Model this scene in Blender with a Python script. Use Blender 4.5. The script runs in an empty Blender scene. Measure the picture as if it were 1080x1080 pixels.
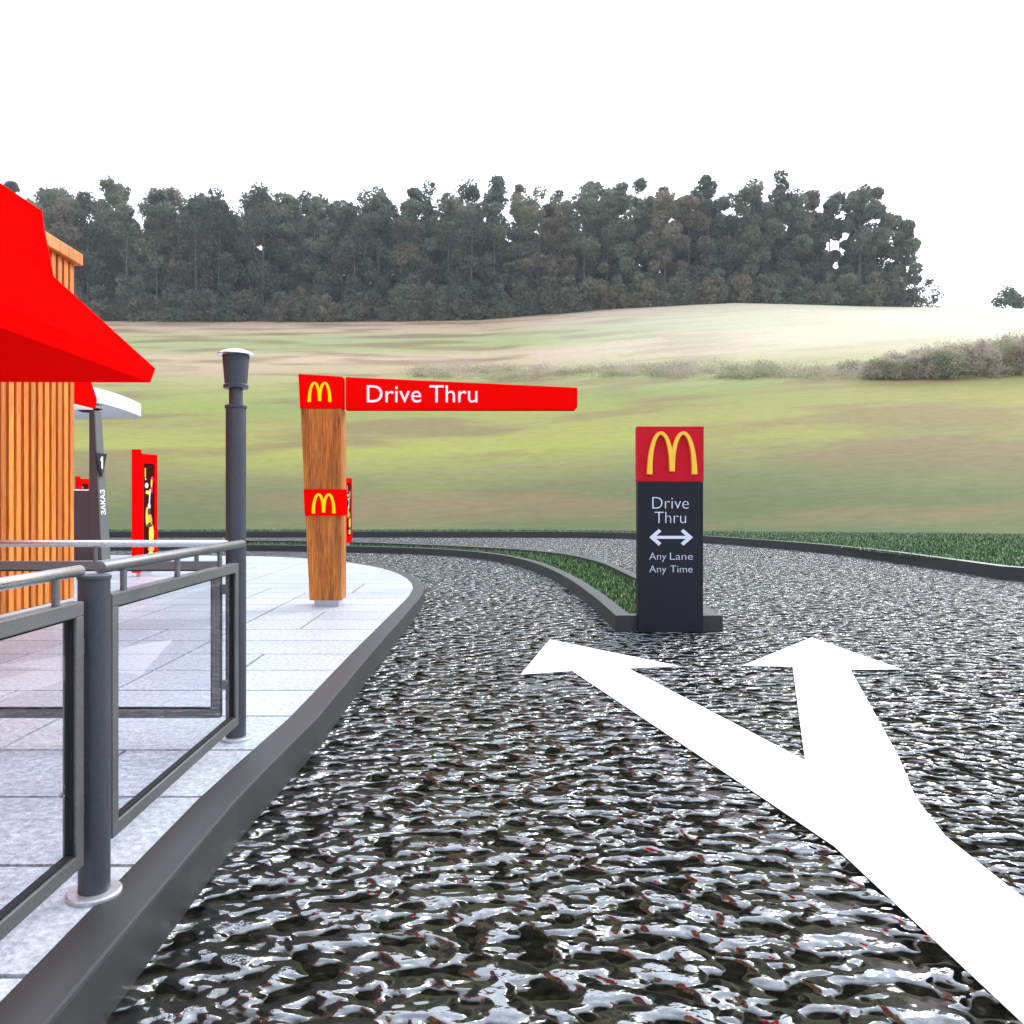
import bpy, bmesh, math, random
import numpy as np
from mathutils import Vector, Matrix, noise as mnoise
random.seed(7); rng = np.random.default_rng(7)
S = bpy.context.scene
COL = S.collection
F = 850.0; HX = 507.0; HY = 531.0; CZ = 1.25       # focal length and vanishing point measured on the photo
ROAD = -0.18

def gp(px, py, z=0.0):                              # survey: photo pixel -> ground point at height z
    Y = F*(CZ-z)/(py-HY); return ((px-HX)/F*Y, Y)

# ------------------------------------------------------------------ helpers
class MB:
    def __init__(s): s.v = []; s.f = []
    def add(s, vs, fs):
        n = len(s.v); s.v += [tuple(v) for v in vs]; s.f += [tuple(n+i for i in f) for f in fs]; return s
    def box(s, x0, x1, y0, y1, z0, z1):
        return s.add([(x0,y0,z0),(x1,y0,z0),(x1,y1,z0),(x0,y1,z0),(x0,y0,z1),(x1,y0,z1),(x1,y1,z1),(x0,y1,z1)],
                     [(0,3,2,1),(4,5,6,7),(0,1,5,4),(1,2,6,5),(2,3,7,6),(3,0,4,7)])
    def hexa(s, b, t):                              # bottom quad, top quad
        return s.add(list(b)+list(t), [(0,3,2,1),(4,5,6,7),(0,1,5,4),(1,2,6,5),(2,3,7,6),(3,0,4,7)])
    def tube(s, a, b, r0, r1=None, n=28, caps=True):
        r1 = r0 if r1 is None else r1
        a = Vector(a); b = Vector(b); d = (b-a).normalized()
        u = d.orthogonal().normalized(); w = d.cross(u)
        vs = []
        for c, r in ((a, r0), (b, r1)):
            for i in range(n):
                t = 2*math.pi*i/n; vs.append(c+u*math.cos(t)*r+w*math.sin(t)*r)
        fs = [(i, (i+1)%n, n+(i+1)%n, n+i) for i in range(n)]
        if caps: fs += [tuple(range(n-1,-1,-1)), tuple(range(n,2*n))]
        return s.add(vs, fs)
    def lathe(s, prof, c=(0,0), n=40):              # profile of (r, z)
        vs = []; fs = []
        for r, z in prof:
            for i in range(n):
                t = 2*math.pi*i/n; vs.append((c[0]+r*math.cos(t), c[1]+r*math.sin(t), z))
        m = len(prof)
        for k in range(m-1):
            for i in range(n):
                fs.append((k*n+i, k*n+(i+1)%n, (k+1)*n+(i+1)%n, (k+1)*n+i))
        fs += [tuple(range(n-1,-1,-1)), tuple(range((m-1)*n, m*n))]
        return s.add(vs, fs)
    def prism(s, pts, z0, z1):                      # closed 2-d outline, counter-clockwise
        n = len(pts)
        return s.add([(x,y,z0) for x,y in pts]+[(x,y,z1) for x,y in pts],
                     [tuple(range(n-1,-1,-1)), tuple(range(n,2*n))]+[(i,(i+1)%n,n+(i+1)%n,n+i) for i in range(n)])
    def build(s, name, mat, parent=None, bevel=0, smooth=False, loc=None):
        me = bpy.data.meshes.new(name); me.from_pydata(s.v, [], s.f); me.update()
        bm = bmesh.new(); bm.from_mesh(me); bmesh.ops.recalc_face_normals(bm, faces=bm.faces)
        if bevel: bmesh.ops.bevel(bm, geom=[e for e in bm.edges if len(e.link_faces)==2 and e.calc_face_angle(0)>0.5], offset=bevel, segments=2, affect='EDGES', profile=0.6)
        bm.to_mesh(me); bm.free()
        if smooth:
            me.shade_smooth(); me.set_sharp_from_angle(angle=math.radians(35))
        me.materials.append(mat)
        o = bpy.data.objects.new(name, me); COL.objects.link(o)
        if parent: o.parent = parent
        if loc: o.location = loc
        return o
def tag(o, label=None, cat=None, group=None, kind=None):
    if label: o['label'] = label
    if cat: o['category'] = cat
    if group: o['group'] = group
    if kind: o['kind'] = kind
    return o
def empty(name, loc, rz=0):
    o = bpy.data.objects.new(name, None); COL.objects.link(o); o.location = loc; o.rotation_euler = (0,0,rz)
    o.empty_display_size = .1; return o
def shift(mb, loc):                                 # world coordinates -> local to a thing at loc
    mb.v = [(x-loc[0], y-loc[1], z-loc[2]) for x,y,z in mb.v]; return mb

# ------------------------------------------------------------------ materials
def mat(name, color=(.5,.5,.5), rough=.6, metal=0, spec=.5):
    m = bpy.data.materials.new(name); m.use_nodes = True
    b = m.node_tree.nodes['Principled BSDF']
    b.inputs['Base Color'].default_value = (*color,1); b.inputs['Roughness'].default_value = rough
    b.inputs['Metallic'].default_value = metal; b.inputs['Specular IOR Level'].default_value = spec
    return m, m.node_tree, b
def nd(nt, t, **kw):
    n = nt.nodes.new(t)
    for k, v in kw.items(): setattr(n, k, v)
    return n
def coords(nt, scale=(1,1,1), src='Object'):
    tc = nd(nt,'ShaderNodeTexCoord'); mp = nd(nt,'ShaderNodeMapping'); mp.inputs['Scale'].default_value = scale
    nt.links.new(tc.outputs[src], mp.inputs['Vector']); return mp.outputs['Vector']
def noise(nt, vec, scale, detail=4, rough=.5, dist=0):
    n = nd(nt,'ShaderNodeTexNoise'); n.inputs['Scale'].default_value = scale; n.inputs['Detail'].default_value = detail
    n.inputs['Roughness'].default_value = rough; n.inputs['Distortion'].default_value = dist
    nt.links.new(vec, n.inputs['Vector']); return n
def ramp(nt, fac, stops, interp='LINEAR'):
    r = nd(nt,'ShaderNodeValToRGB'); r.color_ramp.interpolation = interp
    e = r.color_ramp.elements
    while len(e) < len(stops): e.new(.5)
    for i,(p,c) in enumerate(stops):
        e[i].position = p; e[i].color = (*c,1) if len(c)==3 else c
    nt.links.new(fac, r.inputs['Fac']); return r.outputs['Color']
def bump(nt, b, h, strength, dist):
    n = nd(nt,'ShaderNodeBump'); n.inputs['Strength'].default_value = strength; n.inputs['Distance'].default_value = dist
    nt.links.new(h, n.inputs['Height']); nt.links.new(n.outputs['Normal'], b.inputs['Normal']); return n
def mix(nt, fac, a, b_, mode='MIX'):
    n = nd(nt,'ShaderNodeMix', data_type='RGBA', blend_type=mode)
    for sock, v in ((0,fac),(6,a),(7,b_)):
        if isinstance(v,(int,float)): n.inputs[sock].default_value = v
        elif isinstance(v,tuple): n.inputs[sock].default_value = (*v,1)
        else: nt.links.new(v, n.inputs[sock])
    return n.outputs[2]
def srgb(r,g,b):
    f = lambda c: ((c/255+.055)/1.055)**2.4 if c > 10 else c/255/12.92
    return (f(r),f(g),f(b))

# wet, rippled asphalt
def m_asphalt():
    m, nt, b = mat('wet_asphalt', (.03,.03,.03), .12, 0, .5)
    b.inputs['IOR'].default_value = 2.3
    v = coords(nt, (.8,1,1))
    n1 = noise(nt, v, 10.8, 1.15, .45, .2); n2 = noise(nt, v, 27.0, 2, .5, .3); n3 = noise(nt, v, 2.2, 2)
    c = ramp(nt, n2.outputs['Fac'], [(.3,(.003,.003,.0025)),(.55,(.010,.0095,.006)),(.75,(.03,.028,.018))])
    nt.links.new(c, b.inputs['Base Color'])
    ad = nd(nt,'ShaderNodeMath', operation='MULTIPLY_ADD'); nt.links.new(n2.outputs['Fac'], ad.inputs[0]); ad.inputs[1].default_value = .15
    st = nd(nt,'ShaderNodeMapRange', interpolation_type='SMOOTHSTEP'); st.inputs['From Min'].default_value = .36; st.inputs['From Max'].default_value = .66
    nt.links.new(n1.outputs['Fac'], st.inputs['Value']); nt.links.new(st.outputs[0], ad.inputs[2])
    # water lies in smooth films between rough, barely shining stone
    r = ramp(nt, n1.outputs['Fac'], [(.40,(.30,)*3),(.48,(.035,)*3)]); nt.links.new(r, b.inputs['Roughness'])
    sp_ = ramp(nt, n1.outputs['Fac'], [(.40,(.0,)*3),(.48,(.78,)*3)]); nt.links.new(sp_, b.inputs['Specular IOR Level'])
    bump(nt, b, ad.outputs[0], 1.0, .060)
    return m
def m_paving():
    m, nt, b = mat('granite_slab', (.6,.6,.62), .38, 0, .6)
    v = coords(nt); n1 = noise(nt, v, 30, 7, .85); n2 = noise(nt, v, 1.3, 3); n3 = noise(nt, v, 260, 2)
    c = ramp(nt, n1.outputs['Fac'], [(.38,(.11,.137,.168)),(.5,(.44,.49,.535)),(.60,(.78,.825,.84))])
    c = mix(nt, .25, c, ramp(nt, n3.outputs['Fac'], [(.35,(.25,.26,.3)),(.6,(.8,.8,.82))]))
    c = mix(nt, .12, c, ramp(nt, n2.outputs['Fac'], [(.35,(.35,.36,.38)),(.65,(.75,.76,.78))]))
    geo = nd(nt,'ShaderNodeNewGeometry')
    tone = ramp(nt, geo.outputs['Random Per Island'], [(0,(.82,.83,.85)),(1,(1,1,1))])
    c = mix(nt, 1.0, c, tone, 'MULTIPLY')
    nt.links.new(c, b.inputs['Base Color']); bump(nt, b, n1.outputs['Fac'], .35, .003)
    return m
def m_speck(name, c0, c1, rough, scale=60, bs=.25, spec=.4, big=.3):
    m, nt, b = mat(name, c0, rough, 0, spec)
    v = coords(nt); n1 = noise(nt, v, scale, 5, .65); n2 = noise(nt, v, 1.7, 4, .6)
    c = ramp(nt, n1.outputs['Fac'], [(.3,c0),(.7,c1)])
    c = mix(nt, big, c, ramp(nt, n2.outputs['Fac'], [(.35,c0),(.7,c1)]))
    nt.links.new(c, b.inputs['Base Color']); bump(nt, b, n1.outputs['Fac'], bs, .004)
    return m
def m_wood(name, dark, mid, light, stretch=.07, sc=16, island=False, rough=.5):
    m, nt, b = mat(name, mid, rough, 0, .35)
    v = coords(nt, (1,1,stretch))
    geo = nd(nt,'ShaderNodeNewGeometry')
    if island:                                      # every board gets its own stretch of grain
        cx = nd(nt,'ShaderNodeCombineXYZ'); ml = nd(nt,'ShaderNodeMath', operation='MULTIPLY'); ml.inputs[1].default_value = 37
        nt.links.new(geo.outputs['Random Per Island'], ml.inputs[0])
        for i in range(3): nt.links.new(ml.outputs[0], cx.inputs[i])
        va = nd(nt,'ShaderNodeVectorMath', operation='ADD'); nt.links.new(v, va.inputs[0]); nt.links.new(cx.outputs[0], va.inputs[1]); v = va.outputs[0]
    n1 = noise(nt, v, sc, 6, .65, 1.2); n2 = noise(nt, v, sc*5, 4, .7); n3 = noise(nt, v, sc*.3, 2, .5, .6)
    c = ramp(nt, n1.outputs['Fac'], [(.3,dark),(.48,mid),(.68,light)])
    c = mix(nt, .5, c, ramp(nt, n2.outputs['Fac'], [(.40,dark),(.50,mid),(.62,light)]))
    c = mix(nt, .4, c, ramp(nt, n3.outputs['Fac'], [(.35,dark),(.55,mid),(.7,light)]))
    if island:
        c = mix(nt, 1.0, c, ramp(nt, geo.outputs['Random Per Island'], [(0,(.72,.62,.55)),(.5,(1,1,1)),(1,(1.0,.82,.66))]), 'MULTIPLY')
    nt.links.new(c, b.inputs['Base Color']); bump(nt, b, n2.outputs['Fac'], .25, .003)
    return m
def m_paint(name, color, rough=.45, spec=.5, metal=0, tex=.06, scale=120):
    m, nt, b = mat(name, color, rough, metal, spec)
    n1 = noise(nt, coords(nt), scale, 4, .7)
    lo = tuple(c*(1-tex) for c in color); hi = tuple(min(1,c*(1+tex)) for c in color)
    nt.links.new(ramp(nt, n1.outputs['Fac'], [(.35,lo),(.65,hi)]), b.inputs['Base Color'])
    return m
def m_metal(name, color, rough, metal=1.0):
    m, nt, b = mat(name, color, rough, metal, .5)
    v = coords(nt); n = noise(nt, v, 90, 4, .7); n2 = noise(nt, v, 4, 3)
    nt.links.new(ramp(nt, n.outputs['Fac'], [(.3,tuple(c*.82 for c in color)),(.7,tuple(min(1,c*1.15) for c in color))]), b.inputs['Base Color'])
    nt.links.new(ramp(nt, n2.outputs['Fac'], [(.3,(rough*.8,)*3),(.7,(rough*1.25,)*3)]), b.inputs['Roughness'])
    bump(nt, b, n.outputs['Fac'], .12, .0015); return m
def m_glass():
    m = bpy.data.materials.new('panel_glass'); m.use_nodes = True; nt = m.node_tree; nt.nodes.clear()
    o = nd(nt,'ShaderNodeOutputMaterial'); t = nd(nt,'ShaderNodeBsdfTransparent'); g = nd(nt,'ShaderNodeBsdfGlossy'); x = nd(nt,'ShaderNodeMixShader')
    t.inputs['Color'].default_value = (.95,.955,.97,1); g.inputs['Roughness'].default_value = .005; g.inputs['Color'].default_value = (1,1,1,1)
    ge = nd(nt,'ShaderNodeNewGeometry'); dt = nd(nt,'ShaderNodeVectorMath', operation='DOT_PRODUCT'); nt.links.new(ge.outputs['Normal'], dt.inputs[0]); nt.links.new(ge.outputs['Incoming'], dt.inputs[1])
    def mt(op, a, b_=None):                         # Schlick reflectance, the same from either side of the pane
        q = nd(nt,'ShaderNodeMath', operation=op)
        for i_, v_ in enumerate((a, b_)):
            if v_ is None: continue
            if isinstance(v_,(int,float)): q.inputs[i_].default_value = v_
            else: nt.links.new(v_, q.inputs[i_])
        return q.outputs[0]
    sch = mt('ADD', mt('MULTIPLY', mt('POWER', mt('SUBTRACT', 1.0, mt('ABSOLUTE', dt.outputs['Value'])), 5.0), .5), .018)
    n = noise(nt, coords(nt), 3, 2); 
    bp = nd(nt,'ShaderNodeBump'); bp.inputs['Strength'].default_value = .02; bp.inputs['Distance'].default_value = .002
    nt.links.new(n.outputs['Fac'], bp.inputs['Height']); nt.links.new(bp.outputs['Normal'], g.inputs['Normal'])
    nt.links.new(sch, x.inputs[0]); nt.links.new(t.outputs[0], x.inputs[1]); nt.links.new(g.outputs[0], x.inputs[2]); nt.links.new(x.outputs[0], o.inputs[0])
    return m
def m_leaf(name, cols, scale=.05, rough=.7):
    m, nt, b = mat(name, cols[1], rough, 0, .2)
    v = coords(nt); n = noise(nt, v, scale, 3, .6); n2 = noise(nt, v, scale*9, 3, .6)
    c = ramp(nt, n.outputs['Fac'], [(.3,cols[0]),(.45,cols[1]),(.58,cols[2]),(.7,cols[3])])
    c = mix(nt, .45, c, ramp(nt, n2.outputs['Fac'], [(.3,cols[0]),(.7,cols[2])]))
    nt.links.new(c, b.inputs['Base Color'])
    tr = nd(nt,'ShaderNodeBsdfTranslucent'); mx = nd(nt,'ShaderNodeMixShader'); mx.inputs[0].default_value = .38; nt.links.new(c, tr.inputs['Color'])
    nt.links.new(b.outputs[0], mx.inputs[1]); nt.links.new(tr.outputs[0], mx.inputs[2]); nt.links.new(mx.outputs[0], nt.nodes['Material Output'].inputs[0]); return m

def m_grass():
    m = m_leaf('grass_blades', [(.01,.03,.012),(.02,.05,.02),(.05,.12,.04),(.1,.2,.08)], 6, .45)
    nt = m.node_tree; g = nd(nt,'ShaderNodeNewGeometry')
    c = ramp(nt, g.outputs['Random Per Island'], [(.0,(.006,.016,.007)),(.4,(.026,.062,.02)),(.75,(.09,.19,.055)),(.92,(.20,.33,.12)),(1,(.5,.6,.42))])
    for n in nt.nodes:
        if n.type == 'BSDF_PRINCIPLED': nt.links.new(c, n.inputs['Base Color'])
        if n.type == 'BSDF_TRANSLUCENT': nt.links.new(c, n.inputs['Color'])
    return m
M = dict(
  asphalt=m_asphalt(), slab=m_paving(),
  bed=m_speck('joint_sand', (.008,.008,.009), (.02,.02,.022), 1.0, 60, .1, 0),
  kerb=m_speck('kerb_concrete', (.021,.022,.023), (.038,.037,.036), .48, 140, .10, .4),
  plinth=m_speck('plinth_concrete', (.38,.38,.36), (.5,.5,.48), .7),
  slat=m_wood('slat_wood', srgb(158,80,18), srgb(214,126,40), srgb(246,176,80), .07, 14, True),
  back=m_wood('backing_board', srgb(50,22,10), srgb(66,30,14), srgb(84,42,20), .07, 14),
  post=m_wood('sign_wood', srgb(66,30,8), srgb(188,104,32), srgb(248,172,80), .06, 13),
  red=m_paint('red_fascia', (.95,.0004,.0004), .9, 0, 0, .03, 60),
  redsign=m_paint('red_vinyl', (.55,.008,.022), .6, .1, 0, .04),
  yellow=m_paint('yellow_vinyl', (.93,.80,.004), .7, 0, 0, .02),
  gold=m_paint('gold_letter', (.92,.54,.03), .35, .5, 0, .03),
  white=m_paint('white_vinyl', (.93,.93,.93), .6, .2, 0, .02),
  silver=m_paint('silver_letter', (.66,.70,.82), .5, .3, 0, .03),
  black=m_paint('black_panel', (.012,.013,.018), .5, .2, 0, .25, 200),
  gasket=m_paint('black_rubber', (.012,.012,.012), .7, .2),
  rail=m_metal('satin_steel', (.19,.19,.188), .46, .8),
  railtop=m_metal('polished_steel', (.62,.62,.63), .30, 1),
  polepaint=m_metal('pole_paint', (.058,.06,.07), .45, .3),
  cap=m_metal('lamp_cap_steel', (.72,.74,.78), .25, .9),
  grey=m_paint('grey_cladding', (.11,.115,.115), .5, .4, 0, .08),
  brown=m_paint('brown_cladding', (.06,.036,.034), .5, .4, 0, .08),
  canopy=m_paint('white_canopy', (.82,.83,.84), .5, .3, 0, .02),
  foot=m_metal('foot_steel', (.5,.5,.52), .4, .6),
  paint=m_paint('road_paint', (.95,.95,.95), .65, .3, 0, .02, 30),
  menuback=m_paint('menu_back', (.05,.003,.001), .8, .03, 0, .1),
  bun=m_paint('print_bun', (.75,.36,.07), .6, .2), patty=m_paint('print_patty', (.10,.03,.012), .6, .2),
  cheese=m_paint('print_yellow', (.9,.62,.06), .6, .2), pink=m_paint('print_red', (.75,.05,.06), .6, .2),
  glass=m_glass(),
  grass=m_grass(),
  soil=m_speck('lawn_soil', (.008,.018,.007), (.02,.05,.016), .9, 30, .6),
)

# ------------------------------------------------------------------ terrain
def hill(X, Y):
    ye = 36.6 - .24*np.maximum(X, 0)*(X < 60) - 14.4*(X >= 60)
    d = np.maximum(Y-ye, 0)
    up = .2985*d*d/(d+5)
    crest = .2985*168*168/173
    t = np.clip((d-160)/60, 0, 1)
    up = np.where(d > 160, np.minimum(up, crest)*(1-.12*t*t), up)
    far = np.clip((Y-330)/300, 0, 1); up = up*(1-.9*far)
    side = 1 + .010*np.sin(X*.03)*np.clip(d/60,0,1) - .022*np.clip((X-30)/60,0,1)*np.clip(d/60,0,1)
    return np.where(d > 0, .035+up*side, -.32)
xs = np.unique(np.concatenate([np.linspace(-900,-160,26), np.linspace(-160,160,81), np.linspace(160,900,26)]))
ys = np.unique(np.concatenate([np.linspace(-600,20,20), np.linspace(20,30,4), np.linspace(30,60,61), np.linspace(60,240,91), np.linspace(240,1100,40)]))
GX, GY = np.meshgrid(xs, ys); GZ = hill(GX, GY)
vs = np.stack([GX, GY, GZ], -1).reshape(-1,3); W = len(xs)
fs = [(j*W+i, j*W+i+1, (j+1)*W+i+1, (j+1)*W+i) for j in range(len(ys)-1) for i in range(W-1)]
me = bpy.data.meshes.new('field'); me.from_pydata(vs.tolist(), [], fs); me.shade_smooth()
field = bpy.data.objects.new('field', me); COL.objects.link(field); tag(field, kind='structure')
def m_field():
    m, nt, b = mat('meadow', (.3,.3,.15), .95, 0, .05)
    tc = nd(nt,'ShaderNodeTexCoord'); sp = nd(nt,'ShaderNodeSeparateXYZ'); nt.links.new(tc.outputs['Object'], sp.inputs[0])
    mp = nd(nt,'ShaderNodeMapping'); mp.inputs['Scale'].default_value = (.05,.13,0); nt.links.new(tc.outputs['Object'], mp.inputs[0])
    n1 = noise(nt, mp.outputs[0], 1.0, 3, .5); 
    mp2 = nd(nt,'ShaderNodeMapping'); mp2.inputs['Scale'].default_value = (.05,.05,0); mp2.inputs['Location'].default_value = (7,3,0); nt.links.new(tc.outputs['Object'], mp2.inputs[0])
    n2 = noise(nt, mp2.outputs[0], 1.0, 2, .5)
    mp3 = nd(nt,'ShaderNodeMapping'); mp3.inputs['Scale'].default_value = (.9,1.6,0); nt.links.new(tc.outputs['Object'], mp3.inputs[0])
    n3 = noise(nt, mp3.outputs[0], 1.0, 5, .7)
    # distance along the slope, slightly warped so that the strips wander
    w = nd(nt,'ShaderNodeMath', operation='MULTIPLY_ADD'); w.inputs[1].default_value = .07; w.inputs[2].default_value = -.035
    nt.links.new(n1.outputs['Fac'], w.inputs[0])
    yy = nd(nt,'ShaderNodeMapRange'); yy.inputs['From Min'].default_value = math.log(34); yy.inputs['From Max'].default_value = math.log(220)
    lg = nd(nt,'ShaderNodeMath', operation='LOGARITHM'); lg.inputs[1].default_value = math.e
    mx = nd(nt,'ShaderNodeMath', operation='MAXIMUM'); mx.inputs[1].default_value = 1
    nt.links.new(sp.outputs['Y'], mx.inputs[0]); nt.links.new(mx.outputs[0], lg.inputs[0]); nt.links.new(lg.outputs[0], yy.inputs['Value'])
    ad = nd(nt,'ShaderNodeMath', operation='ADD'); nt.links.new(yy.outputs[0], ad.inputs[0]); nt.links.new(w.outputs[0], ad.inputs[1])
    def pos(py):                                    # strip edges measured on the photo, as distances up the slope
        best = min(np.linspace(37.0, 220, 1500), key=lambda y: abs(HY-F*(float(hill(np.array(0.), np.array(y)))-CZ)/y-py))
        return (math.log(best)-math.log(34))/(math.log(220)-math.log(34))
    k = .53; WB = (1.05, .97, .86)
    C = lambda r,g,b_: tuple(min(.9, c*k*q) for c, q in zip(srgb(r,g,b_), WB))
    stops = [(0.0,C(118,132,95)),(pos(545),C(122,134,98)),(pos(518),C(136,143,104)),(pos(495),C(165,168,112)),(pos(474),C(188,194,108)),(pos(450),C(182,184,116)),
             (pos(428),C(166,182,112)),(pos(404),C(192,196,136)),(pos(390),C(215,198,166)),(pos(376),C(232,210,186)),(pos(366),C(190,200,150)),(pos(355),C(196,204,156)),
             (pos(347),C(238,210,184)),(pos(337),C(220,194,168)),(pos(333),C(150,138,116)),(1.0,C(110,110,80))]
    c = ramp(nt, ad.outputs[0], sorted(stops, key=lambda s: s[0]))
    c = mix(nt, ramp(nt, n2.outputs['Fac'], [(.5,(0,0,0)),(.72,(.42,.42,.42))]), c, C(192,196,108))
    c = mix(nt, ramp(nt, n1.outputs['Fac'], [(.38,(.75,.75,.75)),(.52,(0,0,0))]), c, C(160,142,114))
    # sun glare painted into the meadow colour: paler up the slope to the right
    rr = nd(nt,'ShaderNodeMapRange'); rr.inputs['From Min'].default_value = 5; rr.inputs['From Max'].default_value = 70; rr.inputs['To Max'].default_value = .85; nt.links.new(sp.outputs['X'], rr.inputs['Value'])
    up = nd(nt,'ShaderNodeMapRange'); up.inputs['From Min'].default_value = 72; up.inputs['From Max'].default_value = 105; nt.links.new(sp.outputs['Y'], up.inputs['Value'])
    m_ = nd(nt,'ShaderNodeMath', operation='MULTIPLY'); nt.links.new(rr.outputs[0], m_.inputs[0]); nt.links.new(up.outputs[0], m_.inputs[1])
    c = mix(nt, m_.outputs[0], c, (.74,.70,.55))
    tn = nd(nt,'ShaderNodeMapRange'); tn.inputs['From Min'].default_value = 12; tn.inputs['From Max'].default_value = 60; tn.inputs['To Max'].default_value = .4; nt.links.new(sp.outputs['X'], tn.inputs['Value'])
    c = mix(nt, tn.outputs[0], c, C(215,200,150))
    c = mix(nt, 1.0, c, ramp(nt, n3.outputs['Fac'], [(.3,(.86,.86,.86)),(.7,(1.1,1.1,1.1))]), 'MULTIPLY')
    nt.links.new(c, b.inputs['Base Color']); return m
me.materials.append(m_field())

# road: one wet sheet
mb = MB(); mb.add([(-60,-30,ROAD),(60,-30,ROAD),(60,33.8,ROAD),(-60,33.8,ROAD)], [(0,1,2,3)])
tag(mb.build('road', M['asphalt']), kind='structure')

# lawn strip behind the outer kerb
outer = [(60,8.0),(34,9.0),(16,11.2),(12.2,12.8)]+[gp(1080,600.4,.07),gp(992,588.4,.07),gp(929,580.2,.07),gp(866,573.8,.07),gp(800,568.9,.07),gp(740,564.9,.07),gp(690,562.6,.07),gp(640,561.2,.07),gp(540,560.5,.07)]+[(-8,34.0),(-30,34.0),(-60,34.0)]
def smooth_line(pts, it=2):
    pts = [Vector((p[0],p[1])) for p in pts]
    for _ in range(it):
        q = [pts[0]]
        for a, b in zip(pts[:-1], pts[1:]): q += [a*.75+b*.25, a*.25+b*.75]
        q.append(pts[-1]); pts = q
    return [(p.x,p.y) for p in pts]
def offset(pts, d):                                 # to the left of travel for d > 0
    out = []
    for i, p in enumerate(pts):
        a = Vector(pts[max(i-1,0)]); b = Vector(pts[min(i+1,len(pts)-1)]); t = (b-a).normalized()
        out.append((p[0]-t.y*d, p[1]+t.x*d))
    return out
def strip(pts, w, z0, z1, name, m, bev=.008):
    b = offset(pts, w); n = len(pts); mb = MB()
    vs = [(x,y,z0) for x,y in pts]+[(x,y,z1) for x,y in pts]+[(x,y,z1) for x,y in b]+[(x,y,z0) for x,y in b]
    fs = []
    for i in range(n-1):
        for k in range(4):
            k2 = (k+1)%4; fs.append((k*n+i, k*n+i+1, k2*n+i+1, k2*n+i))
    fs += [(0,n,2*n,3*n),(n-1,4*n-1,3*n-1,2*n-1)]
    mb.add(vs, fs); return mb.build(name, m, bevel=bev)
outer_s = smooth_line(outer, 1)
k_out = strip(outer_s, -.2, ROAD-.1, .07, 'kerb', M['kerb']); tag(k_out, kind='structure')
lawn_in = offset(outer_s, -.17)
mb = MB(); n = len(lawn_in); vs = [(x,y,.03) for x,y in lawn_in]
edge = [(p[0]*1.0, float(36.8-.24*min(max(p[0],0),60))) for p in lawn_in]
edge = [(x, max(y, lawn_in[i][1]+1)) for i,(x,y) in enumerate(edge)]
vs += [(x,y,.045) for x,y in edge]
mb.add(vs, [(i,i+1,n+i+1,n+i) for i in range(n-1)])
tag(mb.build('lawn', M['soil']), kind='structure')

# grass blades (stuff)
def blades(name, pts, h0, h1, wd, lab, z):
    P = np.array(pts); N = len(P); a = rng.uniform(0, 2*np.pi, N); h = rng.uniform(h0, h1, N); ln = rng.uniform(-.5,.5,(N,2))*h[:,None]
    wx = np.cos(a)*wd; wy = np.sin(a)*wd
    V = np.zeros((N,3,3)); V[:,0] = np.stack([P[:,0]-wx,P[:,1]-wy,np.full(N,z)],1); V[:,1] = np.stack([P[:,0]+wx,P[:,1]+wy,np.full(N,z)],1)
    V[:,2] = np.stack([P[:,0]+ln[:,0],P[:,1]+ln[:,1],z+h],1)
    me = bpy.data.meshes.new(name); me.vertices.add(3*N); me.vertices.foreach_set('co', V.ravel())
    me.loops.add(3*N); me.loops.foreach_set('vertex_index', np.arange(3*N)); me.polygons.add(N); me.polygons.foreach_set('loop_start', np.arange(0,3*N,3))
    me.update(); me.validate(); me.materials.append(M['grass'])
    o = bpy.data.objects.new(name, me); COL.objects.link(o); tag(o, lab, 'grass', kind='stuff'); return o
L = np.array(lawn_in); order = np.argsort(L[:,0]); Lx, Ly = L[order,0], L[order,1]
pts = []
while len(pts) < 90000:
    x = rng.uniform(-26, 30, 20000); y = rng.uniform(9, 37, 20000)
    lo = np.interp(x, Lx, Ly); hi = 36.7-.24*np.maximum(x,0)
    ok = (y > lo+.03) & (y < hi) & (rng.uniform(0,1,20000) < np.clip(1.2-(y-14)/40, .35, 1))
    pts += list(zip(x[ok], y[ok]))
blades('lawn_grass', pts, .03, .085, .018, 'dark green mown grass on the strip beyond the outer kerb', .03)

# ------------------------------------------------------------------ island between the two lanes
islL = [gp(649.3,649),gp(625.6,627.8),gp(595.7,607),gp(568,594.5),gp(540,586.8),gp(500,581.4),gp(451,578.2),gp(368,575.8),gp(290,574.9),(-11.4,24.65),(-20,24.9),(-34,25)]
islR = [gp(762.6,649),(2.78,11.5),gp(672,606),gp(644,593),gp(605,584.2),gp(566,580.2),gp(540,578.2),gp(450,574.0),gp(366,571.1),gp(290,569.8),(-12.9,28.0),(-20,28.2),(-34,28.3)]
islLs = [islL[0]]+smooth_line(islL,2)[1:]; islRs = [islR[0]]+smooth_line(islR,2)[1:]
inL = offset(islLs, -.17); inR = offset(islRs, .17)
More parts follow.
